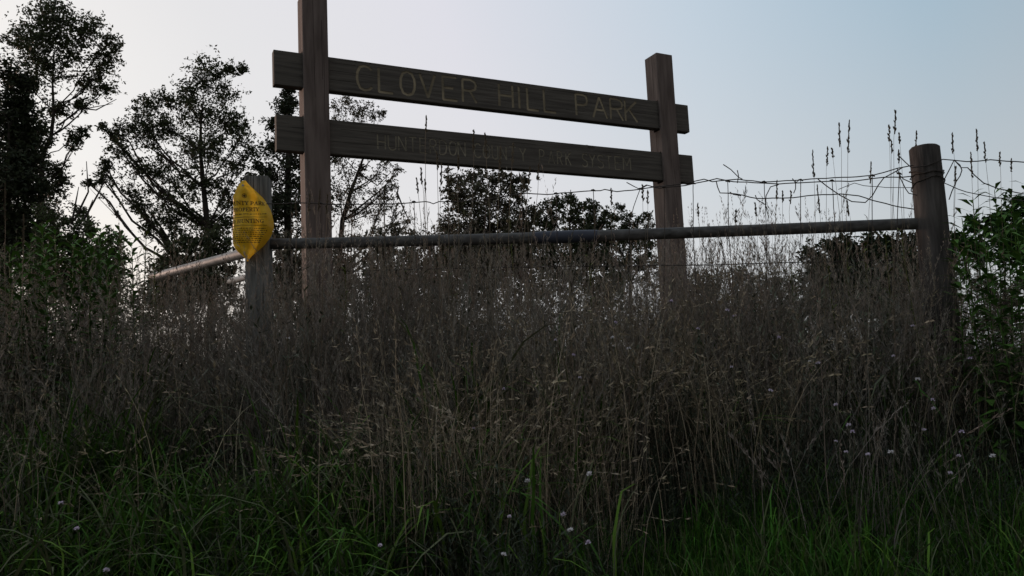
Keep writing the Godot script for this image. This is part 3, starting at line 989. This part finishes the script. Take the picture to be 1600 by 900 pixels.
func tall_plants() -> void:
	M.stem = leafy(0.0)
	# leafy weeds
	var weeds := [   # x, y of the tip, depth, kind, leaves
		[1522, 300, 3.9, 1, 72], [1546, 290, 4.1, 1, 72], [1500, 330, 3.8, 1, 72], [1575, 300, 4.0, 1, 72], [1596, 285, 4.2, 1, 72], [1560, 330, 3.7, 1, 72], [1535, 345, 3.6, 1, 72], [1590, 340, 3.5, 1, 72], [1612, 320, 3.7, 1, 72], [1490, 372, 3.7, 1, 60], [1512, 385, 3.6, 1, 60], [1548, 372, 3.5, 1, 66], [1605, 365, 3.4, 1, 66], 
		[1320, 375, 4.3, 0, 40], [1345, 382, 4.2, 0, 40], [1385, 362, 4.2, 0, 40], [1300, 405, 4.0, 0, 38], [1412, 350, 3.8, 0, 34],
		[62, 352, 4.3, 1, 110], [40, 372, 4.2, 1, 100], [86, 358, 4.4, 1, 100], [108, 374, 4.3, 1, 100], [164, 356, 4.4, 1, 110], [186, 362, 4.3, 1, 105], [208, 378, 4.3, 1, 90], [146, 370, 4.2, 1, 95], [228, 366, 4.4, 0, 60], [246, 384, 4.3, 0, 60], [15, 386, 4.2, 1, 95], [126, 384, 4.2, 1, 90], [72, 388, 4.1, 1, 90], [176, 392, 4.1, 1, 90], [28, 402, 4.1, 1, 90], [-12, 372, 4.3, 1, 95],
		[705, 372, 4.35, 0, 40], [632, 392, 4.3, 0, 36], [533, 408, 4.2, 0, 34], [566, 412, 4.15, 0, 34], [915, 395, 4.3, 0, 36], [800, 318, 5.6, 0, 34], [780, 322, 5.8, 0, 34], [1240, 410, 4.1, 0, 36]]
	for w in weeds:
		var tip := at(w[0], w[1], w[2])
		var y := height(tip.x, tip.z)
		var tall := tip.y - y
		var yellow: bool = w[3] == 0
		var tone := Color(0.085, 0.105, 0.020) if yellow else Color(0.068, 0.140, 0.028)
		var o := thing("leafy_weed", Vector3(tip.x, y, tip.z), ("yellowish narrow-leaved weed near the round fence post" if w[0] > 1200 else "yellowish narrow-leaved weed under the pipe rail" if w[0] > 400 else "yellowish narrow-leaved weed beside the sloping back brace") if yellow else ("tall green weed with lance-shaped leaves beyond the round fence post" if w[0] > 1000 else "tall green weed with lance-shaped leaves below the dense dark tree"), "weed", "yellowish weeds along the fence" if yellow else "tall green weeds on the bank", rng.randf() * TAU)
		part("stem", stem_mesh(tall, 0.0045, tone * 0.8), o)
		part("foliage", weed_mesh(w[3], tall, w[4], tone), o)
	# seeding grass stalks that stand out against the sky
	var stalks := [   # tip x, y; foot x; depth; length of the seed head in pixels
		[1270, 237, 1277, 3.9, 42], [1293, 231, 1288, 3.9, 30], [1311, 194, 1304, 3.8, 38], [1327, 190, 1325, 3.8, 52], [1300, 233, 1312, 3.9, 15], [1389, 197, 1384, 3.7, 26], [1399, 174, 1402, 3.7, 38], [1405, 210, 1400, 3.7, 16], [1393, 221, 1387, 3.8, 20], [1404, 237, 1403, 3.8, 20], [1432, 207, 1432, 4.2, 26], [1361, 255, 1360, 3.9, 34], [1488, 210, 1478, 3.9, 32], [1526, 204, 1520, 3.8, 34], [1538, 224, 1572, 3.9, 32], [1562, 240, 1585, 3.9, 22], [1493, 262, 1482, 3.7, 30], [1517, 240, 1512, 3.8, 40], [1580, 250, 1572, 4.0, 20],
		[1214, 283, 1213, 4.0, 30], [1223, 300, 1224, 4.0, 18], [1236, 300, 1234, 3.9, 20], [1277, 290, 1284, 3.9, 45], [1324, 315, 1324, 4.0, 24],
		[666, 183, 667, 3.7, 26], [658, 264, 660, 3.7, 26], [651, 280, 668, 3.7, 24], [664, 282, 661, 3.8, 20], [683, 240, 690, 3.6, 28], [690, 258, 697, 3.7, 34], [700, 260, 695, 3.7, 30], [740, 205, 742, 3.6, 34], [758, 210, 760, 3.6, 38], [782, 232, 780, 3.6, 34], [802, 226, 795, 3.6, 36], [716, 244, 708, 3.6, 24], [828, 262, 820, 3.7, 30], [842, 258, 836, 3.7, 24], [818, 280, 822, 3.7, 22], [955, 296, 960, 3.8, 26], [1004, 290, 1006, 3.8, 26], [1012, 300, 1010, 3.8, 20], [600, 296, 606, 3.8, 22], [622, 292, 615, 3.8, 22], [500, 298, 502, 3.7, 34], [512, 306, 506, 3.7, 30], [484, 304, 488, 3.7, 28],
		[8, 288, 22, 3.9, 60], [37, 338, 30, 3.8, 50], [462, 306, 462, 3.8, 30], [930, 330, 926, 3.9, 24], [1090, 320, 1094, 3.9, 20], [1150, 330, 1152, 3.9, 20], [1180, 318, 1176, 3.9, 22]]
	for s in stalks:
		var tip := at(s[0], s[1], s[3])
		var f := rise(s[2], s[3] + 0.1)
		var o := thing("grass_stalk", f, place_of_stalk(s[0], s[1]), "grass stalk", "seeding grass stalks along the fence")
		var tone := Color(0.15, 0.118, 0.082) * rng.randf_range(0.7, 1.1)
		var mb := MB.new()
		var pts := curve(Vector3.ZERO, tip - f, Vector3((tip.x - f.x) * -0.2 + rng.randf_range(-0.035, 0.035), 0, 0.01), 12, 0.0025)
		mb.tube(pts, [0.0022, 0.0021, 0.002, 0.0019, 0.0018, 0.0017, 0.0016, 0.0015, 0.0014, 0.0013, 0.0012, 0.001, 0.0008], 4, tone)
		part("stem", mb.done(M.stem), o)
		mb = MB.new()
		var head: float = s[4] * s[3] / FOCAL
		var way: Vector3 = (pts[12] - pts[9]).normalized()
		var n := int(s[4] * 1.5) + 8
		for k in n:
			var t := float(k) / n
			var p: Vector3 = pts[12] - way * head * (1.0 - t)
			# spikelets hang in loose groups, so that the head is uneven
			var fat := 0.55 + 0.45 * sin(t * 17.0 + s[0])
			var a := rng.randf() * TAU
			var out := (Vector3(cos(a), 0.0, sin(a)) * 0.006 + Vector3(sin(t * 26.0 + s[0]) * 0.0045, 0, 0)) * fat * 1.25 * (1.2 - 0.7 * t)
			var along := (way + out * 40.0).normalized() * rng.randf_range(0.010, 0.018)
			mb.leaf(p + out * 0.3, along, along.cross(Vector3(sin(a), 0.2, cos(a))).normalized() * 0.0031, tone * rng.randf_range(0.7, 1.15))
			mb.leaf(p + out * 0.3, along, along.cross(Vector3(cos(a), 0.1, -sin(a))).normalized() * 0.0031, tone * rng.randf_range(0.7, 1.15))
		part("seed_head", mb.done(M.grass), o)
	# small pale thistle-like flowers
	var flowers := [[1326, 665], [1332, 675], [1306, 690], [1322, 707], [1356, 711], [1392, 707], [1306, 633], [1204, 611], [1278, 568], [1265, 565], [1457, 625], [1459, 639], [1444, 672], [1498, 713], [1551, 713], [1503, 675], [1217, 528], [1143, 574], [1426, 510], [1396, 557], [1528, 517], [1516, 560], [1434, 593], [1148, 494], [1137, 485], [1091, 514], [1485, 740], [740, 670], [891, 829], [919, 848], [594, 853], [824, 752], [868, 532], [896, 555], [787, 608], [962, 504], [957, 528], [960, 541], [1049, 471], [962, 468], [906, 591], [983, 545], [921, 741], [796, 808], [880, 805], [787, 867], [450, 529], [120, 827], [95, 787], [166, 892], [1531, 420], [1540, 440], [1585, 358]]
	var head_meshes := []
	for k in 3:
		var mb := MB.new()
		for q in 44:
			var a := rng.randf() * TAU
			var up := rng.randf_range(-0.2, 1.6)
			var along := Vector3(cos(a), up, sin(a)).normalized() * rng.randf_range(0.009, 0.0125)
			mb.leaf(Vector3(0, 0, 0), along, along.cross(Vector3(rng.randfn(), rng.randfn(), rng.randfn())).normalized() * 0.0024, [Color(0.66, 0.58, 0.66), Color(0.74, 0.70, 0.70), Color(0.58, 0.48, 0.60)][k] * rng.randf_range(0.8, 1.2))
		head_meshes.append(mb.done(M.petal))
	for p in flowers:
		var depth: float = remap(p[1], 470, 880, 3.75, 2.3)
		var top := at(p[0], p[1], depth)
		var y := height(top.x, top.z)
		var f := Vector3(top.x + rng.randf_range(-0.08, 0.08), y, top.z - rng.randf_range(0.0, 0.1))
		var o := thing("wildflower", f, ("pale lilac thistle-like flower low down near the foot of the bank" if p[1] > 720 else "pale lilac thistle-like flower halfway up the bank" if p[1] > 600 else "pale lilac thistle-like flower high on the bank below the fence"), "flower", "pale flowers in the grass")
		var mb := MB.new()
		mb.tube(curve(Vector3(0, -0.02, 0), top - f, Vector3(0.02, 0, 0), 6, 0.004), [0.0016, 0.0014, 0.001], 4, Color(0.05, 0.06, 0.03))
		mb.tube([top - f + Vector3(0, -0.008, 0), top - f + Vector3(0, -0.003, 0), top - f + Vector3(0, 0.002, 0)], [0.002, 0.0045, 0.003], 6, Color(0.05, 0.055, 0.03))
		part("stem", mb.done(M.stem), o)
		var h := part("flower_head", head_meshes[rng.randi() % 3], o)
		h.position = top - f
		h.rotation = Vector3(rng.randf_range(-0.4, 0.6), rng.randf() * TAU, 0)
		h.scale = Vector3.ONE * rng.randf_range(0.75, 1.15)


# ---------------------------------------------------------------- grass
func arching(foot: Vector3, lean: Vector3, tall: float, droop: float, n: int) -> Array:
	var pts := []
	for k in n + 1:
		var t := float(k) / n
		pts.append(foot + Vector3(0, tall * (t - droop * t * t * t), 0) + lean * t * t + Vector3(rng.randfn(), 0, rng.randfn()) * 0.003)
	return pts


func fuzzy_clump(dry: Array) -> MB:     # stiff dry stems with feathery seed heads
	var mb := MB.new()
	for k in 15:
		var foot := Vector3(rng.randfn(), 0, rng.randfn()) * 0.09
		var lean := Vector3(rng.randfn(), 0, rng.randfn()) * 0.14
		var tall := rng.randf_range(0.5, 1.1)
		var col: Color = dry[rng.randi() % dry.size()] * rng.randf_range(0.75, 1.2)
		var pts := arching(foot, lean, tall, rng.randf_range(0.0, 0.14), 5)
		var a := rng.randf() * TAU
		mb.ribbon(pts, 0.0013, Vector3(cos(a), 0, sin(a)), col)
		var head := rng.randf_range(0.10, 0.22)
		var way: Vector3 = (pts[5] - pts[4]).normalized()
		for q in 30:
			var t := rng.randf()
			var p: Vector3 = pts[5] - way * head * t
			var b := rng.randf() * TAU
			var along := (way * 0.95 + Vector3(cos(b), rng.randf_range(-0.2, 0.4), sin(b)) * 0.42).normalized() * rng.randf_range(0.012, 0.036) * (0.5 + 0.6 * t)
			mb.tri_flat(p, p + along, p + along * 0.5 + along.cross(Vector3(rng.randfn(), rng.randfn(), rng.randfn())).normalized() * 0.0026, col * rng.randf_range(0.9, 1.45))
	for k in 12:
		var foot := Vector3(rng.randfn(), 0, rng.randfn()) * 0.10
		var b := rng.randf() * TAU
		mb.ribbon(arching(foot, Vector3(cos(b), 0, sin(b)) * rng.randf_range(0.1, 0.3), rng.randf_range(0.3, 0.65), rng.randf_range(0.1, 0.5), 5), 0.0022, Vector3(-sin(b), 0, cos(b)), dry[rng.randi() % dry.size()] * rng.randf_range(0.6, 1.0))
	return mb


func stalk_clump(dry: Array) -> MB:     # long bare stalks that lean over and nod
	var mb := MB.new()
	for k in 9:
		var foot := Vector3(rng.randfn(), 0, rng.randfn()) * 0.10
		var b := rng.randf() * TAU
		var col: Color = dry[rng.randi() % dry.size()] * rng.randf_range(0.8, 1.3)
		var pts := arching(foot, Vector3(cos(b), 0, sin(b) * 0.6) * rng.randf_range(0.05, 0.62), rng.randf_range(0.55, 0.98), rng.randf_range(0.02, 0.42), 7)
		mb.ribbon(pts, 0.0017, Vector3(-sin(b), 0, cos(b)), col)
		for q in 10:
			var p: Vector3 = pts[6].lerp(pts[7], rng.randf())
			var along: Vector3 = (pts[7] - pts[6]).normalized() * 0.018 + Vector3(rng.randfn(), rng.randfn(), rng.randfn()) * 0.007
			mb.leaf(p, along, along.cross(Vector3(rng.randfn(), rng.randfn(), rng.randfn())).normalized() * 0.0022, col)
	return mb


func blade_clump(green: Array, n: int, lo: float, hi: float, half: float, spread: float, bend: float, steps := 7) -> MB:
	var mb := MB.new()
	for k in n:
		var foot := Vector3(rng.randfn(), 0, rng.randfn()) * spread
		var b := rng.randf() * TAU
		var tall := rng.randf_range(lo, hi)
		var pts := arching(foot, Vector3(cos(b), 0, sin(b)) * tall * rng.randf_range(0.1, bend), tall, rng.randf_range(0.15, 0.75), steps)
		mb.ribbon(pts, half * rng.randf_range(0.6, 1.2), Vector3(-sin(b), rng.randf_range(-0.3, 0.3), cos(b)).normalized(), green[rng.randi() % green.size()] * rng.randf_range(0.7, 1.25))
	return mb


func herb_clump(tones: Array, big := 1.0) -> MB:    # wiry branching herb with small narrow leaves
	var mb := MB.new()
	for k in 9:
		var foot := Vector3(rng.randfn(), 0, rng.randfn()) * 0.07
		var b := rng.randf() * TAU
		var col: Color = tones[rng.randi() % tones.size()] * rng.randf_range(0.8, 1.2)
		var pts := arching(foot, Vector3(cos(b), 0, sin(b)) * rng.randf_range(0.05, 0.22), rng.randf_range(0.25, 0.55) * big, 0.08, 5)
		mb.ribbon(pts, 0.0016, Vector3(-sin(b), 0, cos(b)), col)
		for q in 18:
			var t := rng.randf_range(0.15, 1.0) * 4.99
			var p: Vector3 = pts[int(t)].lerp(pts[int(t) + 1], t - int(t))
			var e := rng.randf() * TAU
			var along := Vector3(cos(e), rng.randf_range(0.0, 1.0), sin(e)).normalized() * rng.randf_range(0.018, 0.05) * sqrt(big)
			mb.leaf(p, along, along.cross(Vector3.UP).normalized() * rng.randf_range(0.002, 0.004) * big * 0.8, col * rng.randf_range(0.8, 1.3))
	return mb


func sow(called: String, label: String, category: String, meshes: Array, count: int, near: float, far: float, accept: Callable, scale: Vector2, extra := []) -> void:
	var all := MB.new()
	var tinted := []       # every clump in a few tones
	for m in meshes:
		for k in 5:
			var v := rng.randf_range(0.75, 1.2)
			var tint := Color(v * rng.randf_range(0.95, 1.05), v, v * rng.randf_range(0.92, 1.05))
			var c := PackedColorArray()
			for col in m.c:
				c.append(col * tint)
			tinted.append([m.v, c, m.i])
	var made := 0
	var tries := 0
	while made < count and tries < count * 30:
		tries += 1
		var d := rng.randf_range(near, far)
		var wide := 0.74 * d + 0.7
		var x := rng.randf_range(-wide, wide)
		var chance: float = accept.call(x, d) * wide / (0.74 * far + 0.7)
		if rng.randf() > chance:
			continue
		made += 1
		if called == "dry_grass" and d > 4.2 and x / d < -0.34 and x / d > -0.46 and rng.randf() < 0.2:
			continue            # trodden gap round the back brace
		var b := Basis(Vector3.UP, rng.randf() * TAU) * Basis(Vector3.RIGHT, rng.randf_range(-0.1, 0.1))
		var s := rng.randf_range(scale.x, scale.y) * lerpf(0.74, 1.12, smoothstep(0.25, 0.75, patch(x * 1.6, d * 1.6, 7.0)))
		var place := Transform3D(b.scaled(Vector3(s, s * rng.randf_range(0.85, 1.15), s)), Vector3(x, height(x, -d) - 0.015, -d))
		var m: Array = tinted[rng.randi() % tinted.size()]
		var from := all.v.size()
		all.v.append_array(place * (m[0] as PackedVector3Array))
		all.c.append_array(m[1])
		for k in m[2]:
			all.i.append(k + from)
	for e in extra:        # single clumps that rise to a known height: picture column, top row, depth
		var top := at(e[0], e[1], e[2])
		var y := height(top.x, top.z)
		var s: float = (top.y - y) / 1.02
		var place := Transform3D(Basis(Vector3.UP, rng.randf() * TAU).scaled(Vector3(minf(s, 1.1), s, minf(s, 1.1))), Vector3(top.x, y - 0.015, top.z))
		var m: Array = tinted[rng.randi() % tinted.size()]
		var from := all.v.size()
		all.v.append_array(place * (m[0] as PackedVector3Array))
		all.c.append_array(m[1])
		for k in m[2]:
			all.i.append(k + from)
	print(called, " ", made, " clumps, ", all.i.size() / 3, " faces")
	var o := part(numbered(called), all.done(M.grass), self)
	tag(o, label, category, "", "stuff")


func patch(x: float, d: float, s: float) -> float:
	return soft.get_noise_2d(x * 14.0 + s * 100.0, d * 14.0 - s * 40.0) * 0.5 + 0.5


func grasses() -> void:
	var dry := [Color(0.172, 0.148, 0.122), Color(0.215, 0.188, 0.156), Color(0.140, 0.126, 0.106), Color(0.186, 0.146, 0.112)]
	var straw := [Color(0.26, 0.205, 0.14), Color(0.19, 0.148, 0.105), Color(0.33, 0.265, 0.185)]
	var green := [Color(0.060, 0.135, 0.016), Color(0.086, 0.150, 0.020), Color(0.042, 0.096, 0.015), Color(0.105, 0.115, 0.060)]
	var lush := [Color(0.044, 0.124, 0.015), Color(0.066, 0.145, 0.019), Color(0.034, 0.094, 0.013), Color(0.09, 0.11, 0.045)]
	var herb := [Color(0.028, 0.034, 0.020), Color(0.038, 0.042, 0.026), Color(0.024, 0.031, 0.020)]
	var tall_herb := [Color(0.060, 0.072, 0.040), Color(0.084, 0.088, 0.058), Color(0.105, 0.098, 0.074)]
	var plumes := [[430, 338, 4.8], [446, 330, 4.7], [470, 330, 4.8], [486, 302, 4.7], [500, 298, 4.8], [512, 304, 4.7], [524, 318, 4.8], [548, 330, 4.9], [566, 312, 4.8], [584, 300, 4.9], [598, 294, 4.8], [612, 300, 4.9], [626, 316, 4.8], [648, 345, 4.8], [720, 326, 4.8], [744, 332, 4.9], [770, 340, 4.9], [800, 345, 4.8], [1046, 338, 4.7], [1064, 330, 4.8], [1090, 322, 4.8], [1110, 340, 4.7]]
	for k in 70:
		plumes.append([rng.randf_range(420, 1430), rng.randf_range(352, 388), rng.randf_range(4.0, 4.7)])
	for k in 48:
		plumes.append([rng.randf_range(420, 720), rng.randf_range(362, 392), rng.randf_range(3.9, 4.2)])
	for k in 40:
		plumes.append([rng.randf_range(-80, 400), rng.randf_range(432, 458), rng.randf_range(4.0, 4.4)])
	for k in 16:
		plumes.append([rng.randf_range(1380, 1500), rng.randf_range(355, 410), rng.randf_range(3.7, 3.95)])
	var tufts := []
	for p in [[20, 630], [62, 600], [96, 625], [132, 612], [205, 566], [222, 556], [244, 588], [296, 590], [318, 600], [352, 640], [384, 632], [412, 640], [446, 655], [486, 690], [512, 700], [190, 600], [36, 560], [110, 500], [216, 476], [60, 690], [150, 680], [260, 670], [330, 690], [410, 720], [10, 480], [550, 560], [480, 560], [80, 520], [150, 540], [30, 500], [180, 505], [260, 530], [330, 545], [410, 560], [95, 470], [230, 500]]:
		for k in 3:
			tufts.append([p[0] + rng.randf_range(-30, 30), p[1] + rng.randf_range(-16, 50), remap(p[1], 470, 700, 3.5, 2.6) - rng.randf_range(0.0, 0.12)])
	var fuzzy := [fuzzy_clump(dry), fuzzy_clump(dry), fuzzy_clump(dry), fuzzy_clump(dry)]
	sow("dry_grass", "grey-brown feathery dry grass covering the top of the bank", "grass", fuzzy, 1460, 2.9, 6.2,
		func(x, d): return (1.0 - 0.6 * smoothstep(4.8, 5.6, d)) * (0.15 + 0.85 * smoothstep(3.1, 3.9, d)) * (1.0 - 0.86 * (1.0 - smoothstep(-0.8, 0.2, x)) * (1.0 - smoothstep(3.4, 3.9, d))) * (0.25 + 0.75 * smoothstep(0.38, 0.56, patch(x, d, 1.0))) * (1.0 - 0.55 * smoothstep(0.26, 0.4, x / d)) * (1.0 - 0.8 * smoothstep(0.53, 0.59, x / d)), Vector2(0.8, 1.15), plumes)
	sow("straw_stalks", "long tan dry stalks arching over on the face of the bank", "grass", [stalk_clump(straw), stalk_clump(straw), stalk_clump(straw)], 620, 2.9, 4.4,
		func(x, d): return (0.22 + 0.78 * smoothstep(-0.7, 0.3, x)) * (1.0 - smoothstep(0.2, 0.5, x) * (1.0 - smoothstep(3.25, 3.55, d))) * (1.0 - 0.7 * smoothstep(0.26, 0.4, x / d)) * (0.3 + 0.7 * smoothstep(0.4, 0.6, patch(x, d, 9.0))), Vector2(0.75, 1.15))
	sow("green_grass", "long green arching grass blades on the left of the bank", "grass", [blade_clump(green, 26, 0.35, 0.75, 0.0065, 0.09, 0.8), blade_clump(green, 22, 0.4, 0.85, 0.007, 0.08, 0.7), blade_clump(green, 24, 0.3, 0.65, 0.006, 0.1, 0.9)], 620, 2.5, 4.5,
		func(x, d): return (0.10 * smoothstep(3.1, 3.4, d) + 0.90 * (1.0 - smoothstep(-0.5, 0.3, x))) * smoothstep(0.40, 0.56, patch(x, d, 2.0)) * (1.0 - 0.55 * smoothstep(3.6, 4.2, d)), Vector2(0.8, 1.15), tufts + [[1350, 645, 2.75], [1356, 630, 2.8], [1530, 615, 2.85], [1546, 640, 2.8], [1520, 655, 2.75], [1030, 690, 2.8], [1046, 700, 2.75], [1110, 715, 2.7], [1460, 690, 2.7]])
	sow("verge_grass", "short bright green grass at the foot of the bank", "grass", [blade_clump(lush, 44, 0.15, 0.36, 0.0032, 0.08, 0.5, 4), blade_clump(lush, 40, 0.2, 0.42, 0.0034, 0.08, 0.45, 4)], 820, 2.1, 3.3,
		func(x, d): return smoothstep(0.1, 0.5, x + 0.35 * patch(x, d, 3.0) - 0.5 * smoothstep(3.0, 3.3, d)), Vector2(0.8, 1.2))
	sow("wiry_herbs", "dark wiry herbs with small narrow leaves low on the bank", "ground cover", [herb_clump(herb), herb_clump(herb), herb_clump(herb)], 1000, 1.7, 4.3,
		func(x, d): return 1.0 - 0.85 * smoothstep(0.2, 0.6, x) * (1.0 - smoothstep(2.9, 3.2, d)) - 0.5 * (1.0 - smoothstep(-1.0, -0.3, x)), Vector2(0.8, 1.25))
	sow("tall_herbs", "tall dusky leafy herbs crowded among the dry grass on the bank", "ground cover", [herb_clump(tall_herb, 1.75), herb_clump(tall_herb, 1.6), herb_clump(tall_herb, 1.9)], 480, 3.5, 6.0,
		func(x, d): return (0.25 + 0.75 * smoothstep(0.42, 0.6, patch(x, d, 5.0))) * (1.0 - 0.5 * smoothstep(5.0, 5.6, d)), Vector2(0.8, 1.1))
	print("tree leaves ", leaves_made)
